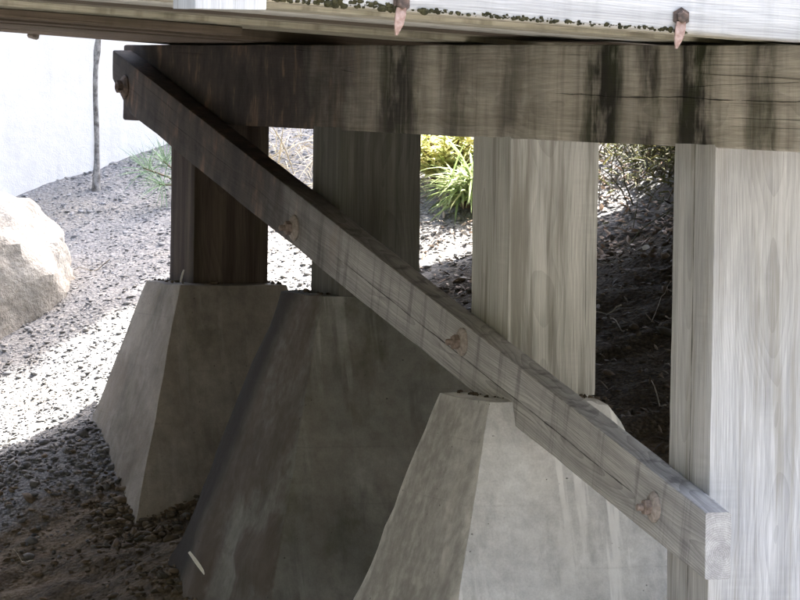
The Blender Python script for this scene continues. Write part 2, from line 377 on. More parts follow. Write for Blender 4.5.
def ground_mat():
    g = G('ground_soil'); x, y, z = g.sep(g.co)
    n1 = g.noise(g.co, 1.7, 6, .62); n2 = g.noise(g.co, 14, 6, .65); n3 = g.noise(g.co, 70, 5, .65); n4 = g.noise(g.scale(g.co, (2.2, 9, 9)), 1, 5, .65)
    grav = g.mix(g.rng(n2, .3, .7), (.18, .18, .182), (.28, .274, .264))
    grav = g.mix(g.rng(n1, .45, .7), grav, (.25, .236, .213))
    v = g.voro(g.co, 62); grav = mul(g, grav, g.rng(v.outputs['Distance'], .1, .6, 1.08, .82, False))
    # gravel beside the footing coloured darker for the deck's shade
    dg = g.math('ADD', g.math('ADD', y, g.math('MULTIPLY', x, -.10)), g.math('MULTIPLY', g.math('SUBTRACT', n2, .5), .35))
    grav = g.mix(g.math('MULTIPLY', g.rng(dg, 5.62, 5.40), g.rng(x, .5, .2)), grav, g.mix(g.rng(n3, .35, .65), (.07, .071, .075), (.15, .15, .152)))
    earth = g.mix(g.rng(n4, .32, .68), (.055, .044, .033), (.15, .117, .083))
    earth = g.mix(g.rng(n2, .5, .72, 0, .6), earth, (.05, .045, .025)); earth = mul(g, earth, g.rng(n3, .3, .7, .7, 1.2, False))
    yy = g.math('ADD', y, g.math('ADD', g.math('MULTIPLY', g.math('SUBTRACT', n2, .5), .45), g.math('MULTIPLY', g.math('SUBTRACT', n1, .5), .5)))
    em = g.rng(yy, 4.78, 4.98, 1, 0)
    col = g.mix(em, grav, earth)
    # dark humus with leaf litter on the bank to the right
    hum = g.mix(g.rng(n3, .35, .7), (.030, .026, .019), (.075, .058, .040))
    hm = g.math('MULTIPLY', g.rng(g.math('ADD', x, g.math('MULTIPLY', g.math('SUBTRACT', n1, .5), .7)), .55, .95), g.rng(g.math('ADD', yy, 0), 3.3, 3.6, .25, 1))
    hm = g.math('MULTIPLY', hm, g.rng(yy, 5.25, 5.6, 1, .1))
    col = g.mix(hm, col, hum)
    # unseen gravel in front of the bridge, made pale to bounce light
    col = g.mix(g.rng(yy, .3, -.4), col, g.mix(g.rng(n2, .3, .7), (.20, .197, .19), (.30, .295, .285)))
    # grass-covered country farther off; its added hills kept dark to weaken bounce
    fm = g.math('MAXIMUM', g.rng(y, 11, 16), g.math('MAXIMUM', g.math('MAXIMUM', g.rng(y, -9, -11), g.rng(x, 7, 10)), g.rng(x, -4, -7)))
    gr = g.mix(g.rng(n1, .35, .65), (.018, .020, .012), (.042, .040, .028))
    col = g.mix(fm, col, gr)
    h = g.math('ADD', g.math('MULTIPLY', n3, .6), g.math('MULTIPLY', v.outputs['Distance'], -.7))
    return g.out(col, .95, g.bump(h, .8, .015), .15)
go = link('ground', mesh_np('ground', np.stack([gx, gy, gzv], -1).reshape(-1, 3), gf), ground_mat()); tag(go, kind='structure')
go.data.shade_smooth()

# loose gravel: real stones, joined
def stones(name, pts, sizes, mat, flat=.7, seed=1):
    r = np.random.default_rng(seed)
    ph = (1+5**.5)/2
    ico = np.array([(-1, ph, 0), (1, ph, 0), (-1, -ph, 0), (1, -ph, 0), (0, -1, ph), (0, 1, ph), (0, -1, -ph), (0, 1, -ph), (ph, 0, -1), (ph, 0, 1), (-ph, 0, -1), (-ph, 0, 1)], float)
    ico /= np.linalg.norm(ico[0])
    fc = np.array([(0, 11, 5), (0, 5, 1), (0, 1, 7), (0, 7, 10), (0, 10, 11), (1, 5, 9), (5, 11, 4), (11, 10, 2), (10, 7, 6), (7, 1, 8), (3, 9, 4), (3, 4, 2), (3, 2, 6), (3, 6, 8), (3, 8, 9), (4, 9, 5), (2, 4, 11), (6, 2, 10), (8, 6, 7), (9, 8, 1)])
    n = len(pts); V = np.repeat(ico[None], n, 0)*(1+.32*r.standard_normal((n, 12, 1))*.6)
    V = V*(np.array([1, 1, flat])*r.uniform(.65, 1.25, (n, 1, 3)))
    a = r.uniform(0, 6.28, n); t = r.uniform(-.6, .6, n); ca, sa, ct, st = np.cos(a), np.sin(a), np.cos(t), np.sin(t)
    Y2 = V[..., 1]*ct[:, None]-V[..., 2]*st[:, None]; Z2 = V[..., 1]*st[:, None]+V[..., 2]*ct[:, None]
    X3 = V[..., 0]*ca[:, None]-Y2*sa[:, None]; Y3 = V[..., 0]*sa[:, None]+Y2*ca[:, None]
    V = np.stack([X3, Y3, Z2], -1)*sizes[:, None, None]+pts[:, None, :]
    Fa = (fc[None]+12*np.arange(n)[:, None, None]).reshape(-1, 3)
    return link(name, mesh_np(name, V.reshape(-1, 3), Fa), mat)
def scatter(n, x0, x1, y0, y1, keep=None, seed=3):
    r = np.random.default_rng(seed); x = r.uniform(x0, x1, n); y = r.uniform(y0, y1, n)
    if keep is not None:
        k = keep(x, y, r); x, y = x[k], y[k]
    return np.stack([x, y, ground(x, y)], -1)
M_gravel = var_solid('gravel_stones', [(.20, .201, .204), (.26, .26, .259), (.225, .223, .22), (.30, .292, .28), (.19, .19, .192), (.27, .258, .24)])
pts = scatter(52000, -1.7, 2.2, 4.5, 9.0, lambda x, y, r: (r.random(len(x)) > earth_mask(x, y)*.93) & (r.random(len(x)) < np.where(y < 6.4, 1, .55)) & (r.random(len(x)) > np.clip((x-.75)/.4, 0, .9)*(y < 5.6)), 3)
sz = np.random.default_rng(4).lognormal(math.log(.0062), .45, len(pts)).clip(.003, .028)
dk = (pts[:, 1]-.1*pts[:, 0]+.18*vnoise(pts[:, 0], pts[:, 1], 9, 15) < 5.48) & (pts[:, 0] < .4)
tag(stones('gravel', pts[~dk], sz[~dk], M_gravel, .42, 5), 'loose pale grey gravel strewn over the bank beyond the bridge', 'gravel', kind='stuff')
M_shade_gravel = var_solid('shade_toned_stones', [(.06, .061, .065), (.11, .11, .115), (.085, .085, .088), (.16, .155, .15), (.07, .07, .075)])  # same gravel in darker colours, standing for the deck's shade
tag(stones('shade_toned_gravel', pts[dk], sz[dk]*1.45, M_shade_gravel, .7, 7), 'gravel heaped beside the farthest pedestal, coloured dark for the bridge shade', 'gravel', kind='stuff')
M_clod = var_solid('earth_clods', [(.065, .05, .037), (.115, .088, .063), (.045, .04, .03), (.16, .125, .09)])
pts = scatter(9000, -1.6, 2.4, 2.8, 5.3, lambda x, y, r: r.random(len(x)) < .2+.6*vnoise(x, y, 5, 11)+.2, 8)
rb = np.random.default_rng(19); bk = np.concatenate([np.stack([rb.normal(-.36, .07, 260), rb.normal(4.62, .14, 260)], -1), np.stack([rb.uniform(-.35, .35, 420), rb.normal(4.49, .06, 420)], -1), np.stack([rb.normal(-.36, .06, 260), rb.uniform(3.5, 4.1, 260)], -1)])
pts = np.concatenate([pts, np.stack([bk[:, 0], bk[:, 1], ground(bk[:, 0], bk[:, 1])+.006], -1)])
sz = np.random.default_rng(9).lognormal(math.log(.009), .5, len(pts)).clip(.004, .035)
tag(stones('earth_clods', pts, sz, M_clod, .55, 6), 'brown clods and crumbs on the bare earth under the bridge', 'soil', kind='stuff')

# ------------------------------------------------------------------ concrete footings
def pedestal(x0, x1, y0, y1, zt, zb, mat, label, seed, chip=0.):
    bx, by = .287, .33; cx, cy = (x0+x1)/2, (y0+y1)/2
    H = zt-zb; nz = 26; m = 9; V = []; Fc = []
    for k in range(nz+1):
        d = H*k/nz; ax, ay = (x1-x0)/2+bx*d, (y1-y0)/2+by*d
        ring_ = []
        for (sx, sy, ex, ey) in ((-1, -1, 1, -1), (1, -1, 1, 1), (1, 1, -1, 1), (-1, 1, -1, -1)):
            for j in range(m):
                t = j/m; c = .010+.03*max(0, mn.noise((d*4.1+seed*3, sx*5+sy, 8.2)))**1.5+.012*max(0, mn.noise((d*7+seed, sx*3+sy, 2.2)))+chip*.02*max(0, mn.noise((d*11, sx+sy*2, seed)))
                px, py = sx*ax+(ex-sx)*ax*t, sy*ay+(ey-sy)*ay*t
                if j == 0:
                    px -= sx*c*.6; py -= sy*c*.6
                nn = mn.noise((px*5+seed*4, py*5, d*5))*(.004+.06*max(0, d-.5)) + mn.noise((px*13+seed*4, py*13, d*13))*.05*max(0, d-.55)+mn.noise((px*19+seed, py*19, d*19))*.002
                rr = math.hypot(px, py); px += px/rr*nn; py += py/rr*nn
                ring_.append((px, py, -d+(-.006 if k == 0 else 0)+(mn.noise((px*8, py*8, seed))*.008 if k == 0 else 0)))
        V += ring_
    P = 4*m
    # broken front right corner
    if chip:
        for i, v in enumerate(V):
            d = -v[2]
            if v[0] > (x1-x0)/2-.09 and d < .16 and v[1] < -.05:
                kx = (.16-d)/.16
                V[i] = (v[0]-.03*kx*(1+mn.noise((v[1]*14, d*22, 1))), v[1], v[2]-.01*kx)
    for k in range(nz):
        for j in range(P):
            j2 = (j+1) % P; Fc.append((k*P+j, (k+1)*P+j, (k+1)*P+j2, k*P+j2))
    # top: inner rings
    prev = list(range(P))
    for s_ in (.85, .5):
        nw = []
        for j in range(P):
            v = V[j]; nw.append(len(V)); V.append((v[0]*s_, v[1]*s_, .004*mn.noise((v[0]*s_*12, v[1]*s_*12, seed))))
        for j in range(P):
            j2 = (j+1) % P; Fc.append((prev[j], prev[j2], nw[j2], nw[j]))
        prev = nw
    Fc.append(prev)
    o = link('concrete_pedestal', mesh('pedestal', V, Fc), mat, None, (cx, cy, zt), smooth=32)
    return tag(o, label, 'pedestal', 'battered concrete pedestals under the bridge posts')
P4 = pedestal(-.075, .37, 4.85, 5.28, -.612, -1.9, concrete('concrete_far', (.185, .165, .138), (.27, .245, .208), .35, .1, .25, 1., moss=.35), 'farthest concrete pedestal, tapered, with pale left side against the gravel', 1)
P3 = pedestal(-.065, .38, 3.24, 3.70, -.58, -2.3, concrete('concrete_mid', (.12, .118, .104), (.185, .18, .16), .4, .12, .22, 2., moss=.5, strip=(.06,), stain_shade=(.222, .85, (.062, .044, .029))), 'dark tapered concrete pedestal with brown stained left side, in the middle', 2)
P2 = pedestal(-.165, .29, 1.36, 1.82, -.825, -2.5, concrete('concrete_near', (.47, .465, .445), (.60, .595, .57), .3, .9, .06, 3.4, moss=.08, stain_shade=(.2275, .72, (.165, .152, .135))), 'pale concrete pedestal with white streaks and broken corner below the brace', 3, 1.)
P1 = pedestal(-.15, .45, -.2, .5, -1.56, -2.9, concrete('concrete_end', (.34, .33, .30), (.46, .445, .41), .35, .5, .14, 5.1), 'concrete pedestal at the foot of the nearest pale post', 4)

# crumbs of earth and bark caught on the tops of the footings
dp_ = []
rd = np.random.default_rng(77)
for (x0, x1, y0, y1, zt) in ((-.06, .35, 4.87, 5.26, -.612), (-.05, .36, 3.25, 3.68, -.58), (-.14, .26, 1.39, 1.80, -.825)):
    for _ in range(150):
        e = rd.random()
        px = rd.uniform(x0, x1); py = rd.uniform(y0, y1)
        dp_.append((px, py, zt+.002))
dp_ = np.array(dp_)
tag(stones('pedestal_debris', dp_, rd.lognormal(math.log(.005), .5, len(dp_)).clip(.002, .014), M_clod, .6, 12), 'crumbs of earth lying on the tops of the pedestals', 'debris', kind='stuff')

# ------------------------------------------------------------------ timber bridge
BR = thing('timber_bridge', 'weathered timber road bridge on square posts with a bolted diagonal brace', 'bridge', (.15, 2.4, -.6))
def part(name, me, mat, world_loc, rot=(0, 0, 0), smooth=35, parent=None):
    o = link(name, me, mat, None, (0, 0, 0), rot, smooth)
    par = parent or BR
    bpy.context.view_layer.update()
    o.parent = par; o.matrix_parent_inverse = par.matrix_world.inverted(); o.location = world_loc
    return o
M_p1 = wood('wood_post_pale', 'Z', (.40, .40, .40), (.54, .54, .54), pith=(.05, .03), ringf=190, ring_amt=.16, stain=.45, stain_col=(.20, .18, .13), stain_lo=.52, stain_hi=.68, seed=1.52, green=.0, knots=9., tar=(.62, .86, .25, .45), tar_col=(.15, .13, .08), split=[(-.005, -.9, .9, .004, .012)])
M_p2 = wood('wood_post_cream', 'Z', (.42, .41, .37), (.56, .55, .505), pith=(-.04, .04), ringf=190, ring_amt=.16, stain=.8, stain_col=(.19, .178, .15), stain_lo=.46, stain_hi=.62, seed=2.6, green=.05, knots=5)
M_p3 = wood('wood_post_grey_green', 'Z', (.075, .073, .062), (.13, .127, .11), pith=(.03, .02), ringf=170, stain=.7, stain_col=(.05, .046, .036), stain_lo=.42, stain_hi=.68, seed=3., green=.15)
M_p4 = wood('wood_post_black', 'Z', (.055, .042, .033), (.10, .078, .06), pith=(-.03, .02), ringf=170, stain=.85, stain_col=(.025, .018, .014), stain_lo=.38, stain_hi=.62, seed=4., green=.1)
posts = [(0, .306, 0, .303, -1.562, M_p1, 'pale bluish grey post, nearest'), (0, .308, 1.62, 1.955, -.828, M_p2, 'cream grey post with dark streaks'),
         (0, .302, 3.24, 3.545, -.583, M_p3, 'greenish dark post'), (0, .300, 4.90, 5.20, -.615, M_p4, 'blackened post, farthest')]
for i, (x0, x1, y0, y1, zb, m, lb) in enumerate(posts):
    me = timber_mesh('post', 'Z', x1-x0, y1-y0,   .012-zb, seed=i+1.3, seg=40, side=8, wear=.007)
    o = part('post', me, m, ((x0+x1)/2, (y0+y1)/2, (zb+.012)/2)); o['label'] = lb
# cap beam: stain runs read off along its length
Y0c, Y1c = -1.05, 5.84
def cy_(y): return (y-Y0c)/(Y1c-Y0c)
runs = [(-1.05, .1), (-.62, .15), (-.44, .25), (-.38, .80), (-.28, .75), (-.20, .2), (-.06, .12), (.0, .45), (.06, .98), (.24, .98), (.30, .55), (.40, .30), (.45, .85), (.57, .82), (.62, .25), (.70, .4), (.77, .98), (.96, .95), (1.02, .25), (1.2, .08), (1.42, .30), (1.66, .62), (1.78, .22), (1.95, .28), (2.15, .72), (2.33, .10), (2.60, .9), (2.78, .9), (2.95, .35)]
runs = [(a, b) for a, b in runs][:29] 
M_cap = wood('wood_cap', 'Y', (.50, .45, .375), (.64, .585, .50), pith=(.02, -.03), ringf=130, ring_amt=.16, stain=.35, stain_col=(.030, .024, .018), stain_lo=.50, stain_hi=.72, seed=5., green=.12, split=[(-.005, -3.6, -1.2, .0028, .05)],
             ystops=(-(Y0c-(Y0c+Y1c)/2), Y1c-Y0c, [(cy_(a), b) for a, b in runs] + [(cy_(3.25), .62), (cy_(5.8), .55)]), tar=(.15, 1.5, 1.0, .96), tar_col=(.026, .019, .015))
cap = part('cap_beam', timber_mesh('cap_beam', 'Y', .304, .301, Y1c-Y0c, 6.1, 130, 8, .008, .003), M_cap, (.152, (Y0c+Y1c)/2, .1515))
cap['label'] = 'cap beam streaked with dark rain stains'
# diagonal brace
AL = math.atan(.2258); bt, bh = .080, .190
y0b, y1b = -.17, 5.72; Lb = (y1b-y0b)/math.cos(AL)
def bdef(p, q, l):
    l2 = l + q*math.tan(AL)
    if l > Lb/2-.24 and q < 0: q = max(q, -bh/2+(l-(Lb/2-.24))*.34)
    return [p, q, l2]
M_brace = wood('wood_brace', 'Y', (.36, .352, .345), (.50, .49, .475), pith=(.012, -.02), ringf=170, ring_amt=.3, stain=.55, stain_col=(.07, .065, .07), stain_lo=.5, stain_hi=.72, seed=6., split=[(-.012, -2.6, .2, .0026, .03), (.0, 1.0, 2.8, .0016, .04)], tar=(-.2, 1.3, 1.1, .93), tar_col=(.030, .023, .019))
zc = -1.05+.2258*((y0b+y1b)/2-y0b)-bh/2/math.cos(AL)
brace = part('diagonal_brace', timber_mesh('brace', 'Y', bt, bh, Lb, 8.2, 120, 6, .006, .002, bdef), M_brace, (-.003-bt/2, (y0b+y1b)/2, zc), (AL, 0, 0))
brace['label'] = 'diagonal brace, dark at the top and grey at the foot'
M_rust = plain('rusty_iron', (.22, .19, .17), (.38, .335, .305), 60, .9, .6, .004)
M_nut = plain('brown_iron', (.15, .115, .095), (.28, .225, .195), 80, .85, .6, .003)
M_iron = plain('dark_iron', (.05, .04, .035), (.14, .10, .08), 60, .8, .6, .004)
for k, (yy, zz) in enumerate(((.209, -1.064), (1.807, -.664), (3.486, -.351), (5.54, .135))):
    mt = M_rust if k < 3 else M_iron
    w_ = MB().add(*lathe([(.046, .002), (.047, -.005), (.040, -.012), (.024, -.017)], 20, 'X'))
    wo = part('washer', mesh('washer', w_.v, w_.f), mt, (-.083, yy, zz), (0, 0, 0), 40, brace)
    n_ = MB().add(*lathe([(.024, -.012), (.025, -.034), (.021, -.038)], 6, 'X')); n_.add(*lathe([(.011, -.02), (.011, -.056 if k < 3 else -.040), (.008, -.059 if k < 3 else -.042)], 10, 'X'))
    no = part('bolt_nut', mesh('bolt_nut', n_.v, n_.f), M_iron if k == 3 else M_nut, (-.083, yy, zz), (random.uniform(0, 1.5), 0, 0), 40, brace)

# deck: longitudinal planks on the grade of the road
RG = math.atan(GR)
DX0, DX1 = -7.0, 3.1; DL = DX1-DX0; DXM = (DX0+DX1)/2
def deck_z(x, dz=0): return DZ0-GR*x+dz
M_und = [wood('wood_deck_%d' % i, 'X', c1, c2, pith=(.0, .2), ringf=60, ring_amt=.2, stain=.5, stain_col=(.08, .066, .045), stain_lo=.45, stain_hi=.7, seed=10.+i, green=gr, drip=False)
         for i, (c1, c2, gr) in enumerate((((.52, .50, .44), (.64, .62, .56), .05), ((.38, .345, .26), (.50, .46, .36), .25), ((.13, .10, .075), (.21, .165, .125), .1)))]
y = -.70; k = 0
r_ = random.Random(5)
while y < 5.60:
    w_ = min(r_.choice((.14, .19, .235, .285)), 5.62-y)
    if 5.62-y-w_ < .09: w_ = 5.62-y
    drop = r_.choice((0, 0, .004, .012, .02, -.004))
    if -.2 < y+w_/2 < 5.7: drop = r_.choice((0, .008, .018, .03, .04))
    if y+w_ > 4.4: drop = -.004
    h = .20
    mi = 0 if y < 1.5 else (1 if y < 2.7 else 2)  # plank tone steps darker inward, painting in weaker light under the deck
    if r_.random() < .2: mi = min(2, mi+1)
    part('deck_plank', timber_mesh('plank', 'X', w_-.010, h, DL+r_.uniform(-.05, .05), 20.+k, 26, 3, .006, .003), M_und[mi], (DXM, y+w_/2, deck_z(DXM, .008+h/2+drop)), (0, RG, 0))
    y += w_; k += 1
# hanging ledger under the deck that ends short of the cap
part('ledger_board', timber_mesh('ledger', 'X', .16, .028, 3.4, 61., 20, 3, .004, .002), M_und[2], (-.66-1.7, 2.45, deck_z(-2.36, -.008)), (0, RG, 0))
M_fas = wood('wood_fascia', 'X', (.47, .47, .47), (.60, .60, .59), pith=(.0, .05), ringf=140, ring_amt=.2, stain=.22, stain_col=(.16, .16, .155), stain_lo=.5, stain_hi=.72, seed=15., knots=6.)
fas = part('fascia_beam', timber_mesh('fascia', 'X', .095, .42, DL, 31., 110, 7, .010, .005), M_fas, (DXM, -.755, deck_z(DXM, .002+.21)), (0, RG, 0))
fas['label'] = 'sun-bleached outer beam with moss along its lower edge'
# moss hanging from the lower edge of the outer beam
mb = MB(); rm = random.Random(3)
def blob(c, r, seed):
    prof = []; n = 7
    V = []; Fc = []
    for i in range(5):
        ph = math.pi*i/4
        for j in range(n):
            th = 2*math.pi*j/n; d = Vector((math.sin(ph)*math.cos(th), math.sin(ph)*math.sin(th), math.cos(ph)))
            rr = r*(1+.45*mn.noise(d*2.3+Vector((seed, seed*2, 0)))); V.append((c[0]+d.x*rr*1.25, c[1]+d.y*rr*.55, c[2]+d.z*rr*.9))
    for i in range(4):
        for j in range(n):
            j2 = (j+1) % n; Fc.append((i*n+j, i*n+j2, (i+1)*n+j2, (i+1)*n+j))
    return V, Fc
MC = [(-1.62, .05), (-1.5, .05), (-1.36, .06), (-1.30, .03), (-1.18, .04), (-1.02, .05), (-.9, .06), (-.78, .05), (-.62, .05), (-.5, .03)]
for i in range(420):
    cl = rm.choice(MC); x = rm.gauss(cl[0], cl[1])
    big = 1 if x < -1.2 else .6
    r = rm.choice((.003, .004, .005, .007, .010))*big*rm.uniform(.7, 1.1)
    mb.add(*blob((x, -.803+rm.uniform(-.002, .006), deck_z(x, rm.uniform(-.006, .012)*big)), r, i))
M_moss = plain('moss', (.014, .014, .006), (.05, .045, .018), 90, .95, .8, .004)
mo = part('moss_fringe', mesh('moss', mb.v, mb.f), M_moss, (0, 0, 0), (0, 0, 0), 60, fas); mo['kind'] = 'stuff'
mo.matrix_parent_inverse = fas.matrix_world.inverted() if False else mo.matrix_parent_inverse
# rusted hook bolts through the outer beam
for bi, (bx_, bz_) in enumerate(((-1.282, .395), (-.467, .372))):
    h_ = MB().add(*lathe([(.026, .0), (.027, -.004), (.017, -.005), (.017, -.018), (.013, -.021)], 6, 'Y'))
    part('bolt_head', mesh('bolt_head', h_.v, h_.f), M_iron, (bx_, -.803, bz_), (0, 0, 0), 40, fas)
    s_ = MB(); V = []; 
    prof = [(.0, .013, 0), (-.02, .015, .004), (-.045, .0125, .006), (-.062, .007, .004), (-.075, .002, .002)]
    for (dz, hw, out) in prof:
        cx_ = dz*.18
        V += [(cx_-hw, -out-.014, dz), (cx_+hw, -out-.014, dz), (cx_+hw*.9, -out-.004, dz), (cx_-hw*.9, -out-.004, dz)]
    Fq = [(i*4+j, i*4+(j+1) % 4, i*4+4+(j+1) % 4, i*4+4+j) for i in range(4) for j in range(4)]+[(3, 2, 1, 0), (16, 17, 18, 19)]
    s_.add(V, Fq)
    part('rusty_tongue', mesh('rusty_tongue', s_.v, s_.f), plain('flaking_rust_%d' % bi, (.26, .165, .13), (.42, .31, .27), 70, .9, .5, .003), (bx_-.002, -.800, bz_-.012), (0, 0, 0), 40, fas)
# rail post clamped outside the beam, and the kerb it carries
M_rail = wood('wood_rail', 'Z', (.50, .50, .50), (.62, .62, .61), pith=(.1, .2), ringf=90, ring_amt=.15, stain=.35, stain_col=(.2, .2, .2), seed=17.)
rp = part('rail_post', timber_mesh('rail_post', 'Z', .198, .19, 1.35, 41., 24, 5, .008), M_rail, (-1.827, -.904, .367+.675))
part('kerb_or_shade_timber', timber_mesh('kerb', 'X', .22, .16, DL, 43., 60, 4, .010, .004), M_fas, (DXM, -.58, deck_z(DXM, .22+.08)), (0, RG, 0))
part('kerb_or_shade_timber', timber_mesh('shade_kerb', 'X', .35, .18, DL, 47., 60, 4, .010, .004), M_fas, (DXM, 5.625, deck_z(DXM, .212+.09)), (0, RG, 0))  # unseen overhanging kerb added to keep the brace end in shade
# bolt end under the far edge of the deck
bl = MB().add(*lathe([(.022, .03), (.024, -.005), (.018, -.012)], 10, 'Z'))
part('bolt_end', mesh('bolt_end', bl.v, bl.f), M_rust, (-.445, 5.60, deck_z(-.445, -.002)), (0, .25, 0), 40)

# ------------------------------------------------------------------ concrete wall beyond
WY = 8.25
WL = thing('retaining_wall', 'bright pale concrete wall beyond the bridge at the left', 'wall', (-.6, WY, -.6))
M_wall = concrete('wall_concrete', (.80, .77, .71), (.84, .81, .75), .16, .1, .08, 7., pour=False, pores=False, moss=.04, mott=.25)
M_wall2 = concrete('wall_concrete_right', (.82, .79, .73), (.86, .83, .77), .12, .1, .05, 8., pour=False, pores=False, moss=.03, mott=.25)
def slab(x0, x1, y0, y1, z0, z1, seed):
    n, m = 24, 12; V = []; Fc = []
    for j in range(m+1):
        for i in range(n+1):
            x = x0+(x1-x0)*i/n; z = z0+(z1-z0)*j/m; V.append((x, y0+.006*mn.noise((x*3, z*3, seed)), z))
    o = len(V)
    for i in range(n):
        for j in range(m): a = j*(n+1)+i; Fc.append((a, a+1, a+n+2, a+n+1))
    V += [(x0, y1, z0), (x1, y1, z0), (x1, y1, z1), (x0, y1, z1)]
    bl_, br_, tr_, tl_ = 0, n, m*(n+1)+n, m*(n+1)
    Fc += [(o+1, o, o+3, o+2), tuple([o]+[j*(n+1) for j in range(m+1)]+[o+3]), tuple([o+1, o+2]+[j*(n+1)+n for j in range(m, -1, -1)]), tuple([o+3]+[m*(n+1)+i for i in range(n+1)]+[o+2])]
    return mesh('slab', V, Fc)
JX = .62
part('wall_panel', slab(-9, JX-.006, WY, WY+.3, -2.0, 1.25, 1), M_wall, (0, 0, 0), (0, 0, 0), 30, WL)
part('wall_panel', slab(JX+.006, 1.15, WY-.012, WY+.3, -1.2, 1.25, 2), M_wall2, (0, 0, 0), (0, 0, 0), 30, WL)

# knobbly thin stem standing in front of the wall joint
sx_, sy_ = .555, 8.02; gz0 = float(ground(sx_, sy_))
mb = MB(); path = []; rad = []; rs = random.Random(4)
for i in range(30):
    t = i/29; z = gz0-.04+t*1.9
    path.append((sx_+.006*math.sin(t*17)+.004*mn.noise((t*9, 1, 1)), sy_+.01*math.sin(t*9), z)); rad.append(.0118*(1-.25*t)*(1+.35*max(0, mn.noise((t*19, 3, 2))))+(.012*(1-i/3) if i < 3 else 0)+(.006 if i in (10, 14, 21) else 0))
mb.add(*tube(path, rad, 9))
st = mb.build('sapling_stem', plain('mottled_bark', (.07, .062, .055), (.30, .29, .27), 38, .9, .7, .006), smooth=60)
tag(st, 'thin knobbly grey stem standing upright against the pale wall', 'sapling')

# ------------------------------------------------------------------ boulder
def boulder():
    n, m = 64, 40; V = []; Fc = []
    planes = [(Vector((.75, -.5, .25)).normalized(), .36), (Vector((.35, -.6, .72)).normalized(), .33), (Vector((-.1, -.95, .25)).normalized(), .37), (Vector((.95, .1, -.1)).normalized(), .42), (Vector((.2, .1, .97)).normalized(), .35), (Vector((.6, .2, .78)).normalized(), .37), (Vector((-.6, -.3, .75)).normalized(), .38), (Vector((-.9, .1, .2)).normalized(), .5), (Vector((.1, .9, .3)).normalized(), .4), (Vector((0, 0, -1)), .45), (Vector((.55, -.75, -.2)).normalized(), .40)]
    for i in range(m+1):
        ph = math.pi*i/m
        for j in range(n):
            th = 2*math.pi*j/n; d = Vector((math.sin(ph)*math.cos(th), math.sin(ph)*math.sin(th), math.cos(ph)))
            rr = min([pl/max(1e-3, d.dot(nr)) for nr, pl in planes if d.dot(nr) > .12]+[.62])
            rr = rr*.86+.06
            rr += .035*mn.noise(d*3.1)+.02*mn.noise(d*7+Vector((3, 1, 0)))+.010*mn.noise(d*17)+.006*mn.noise(d*35)-.03*max(0, .18-abs(mn.noise(d*2.6+Vector((7, 2, 3)))))
            V.append(tuple(d*rr))
    for i in range(m):
        for j in range(n):
            j2 = (j+1) % n; Fc.append((i*n+j, (i+1)*n+j, (i+1)*n+j2, i*n+j2))
    g = G('limestone'); n1 = g.noise(g.co, 5, 6, .65); n2 = g.noise(g.co, 40, 5, .65); n3 = g.noise(g.scale(g.co, (3, 3, 6)), 1.3, 6, .7)
    col = g.mix(g.rng(n1, .35, .65), (.37, .345, .305), (.47, .445, .40)); col = g.mix(g.rng(n3, .55, .7, 0, .5), col, (.32, .23, .15))
    col = mul(g, col, g.rng(n2, .3, .7, .8, 1.1, False))
    h = g.math('ADD', n1, g.math('MULTIPLY', n2, .4))
    o = link('boulder', mesh('boulder', V, Fc), g.out(col, .92, g.bump(h, .8, .03), .2), None, (-.24, 7.05, float(ground(-.24, 7.05))+.10), (0, 0, R(8)), 40)
    o.scale = (1.0, .9, 1.12)
    return tag(o, 'large cream limestone boulder on the gravel bank at the left edge', 'boulder')
boulder()

# ------------------------------------------------------------------ plants and litter
M_green = var_leaf('strap_leaves', [(.18, .25, .09), (.25, .32, .13), (.32, .39, .18), (.42, .44, .22), (.22, .29, .12)])
M_yell = var_leaf('yellow_leaves', [(.50, .50, .20), (.58, .55, .26), (.44, .50, .20), (.56, .48, .20), (.40, .47, .20)])
M_dry = var_leaf('dry_grass', [(.42, .36, .24), (.55, .49, .36), (.34, .28, .17), (.60, .55, .44)], .2)
M_brush = var_leaf('brush_stems', [(.05, .055, .02), (.09, .085, .035), (.11, .085, .055), (.07, .075, .03), (.16, .13, .09)], .1)  # stems toned dark in place of shade over the thicket
M_stem = plain('brown_stem', (.09, .065, .045), (.16, .12, .085), 40)
def gpt(x, y, dz=0): return Vector((x, y, float(ground(x, y))+dz))
def leafy(name, label, cat, base, n, L, w, spread, up_, mat, seed, droop=.9, stems=5, h=.3):
    r = random.Random(seed); t = thing(name, label, cat, base)
    mb = MB(); sm = MB()
    for s_ in range(stems):
        a = r.uniform(0, 6.28); k = r.uniform(.1, 1)*spread
        top = Vector((math.cos(a)*k, math.sin(a)*k, h*r.uniform(.6, 1.1)))
        pth = [Vector((0, 0, -.03)), top*.35+Vector((0, 0, .04)), top*.7+Vector((0, 0, .03)), top]
        sm.add(*tube(pth, [.007, .006, .004, .002], 5))
        for q in range(n//stems):
            f = r.uniform(.25, 1); b = top*f
            aa = r.uniform(0, 6.28); el = r.uniform(-.1, 1.2)*up_
            mb.add(*blade(b, (math.cos(aa)*math.cos(el), math.sin(aa)*math.cos(el), math.sin(el)), L*r.uniform(.6, 1.25), w*r.uniform(.7, 1.3), droop*r.uniform(.5, 1.4), 5, r.uniform(-.8, .8)))
    mb.build('foliage', mat, t); sm.build('stem', M_stem, t)
    return t
leafy('strap_leaf_plant', 'green strap-leaved plant on the bright bank seen between two posts', 'plant', gpt(1.60, 6.14), 260, .21, .013, .15, 1., M_green, 21, 1.2, 8, .13)
leafy('yellow_shrub', 'yellow leafed shrub behind the green strap-leaved plant', 'shrub', gpt(1.60, 6.42), 2000, .07, .015, .40, .9, M_yell, 22, .6, 30, .28)
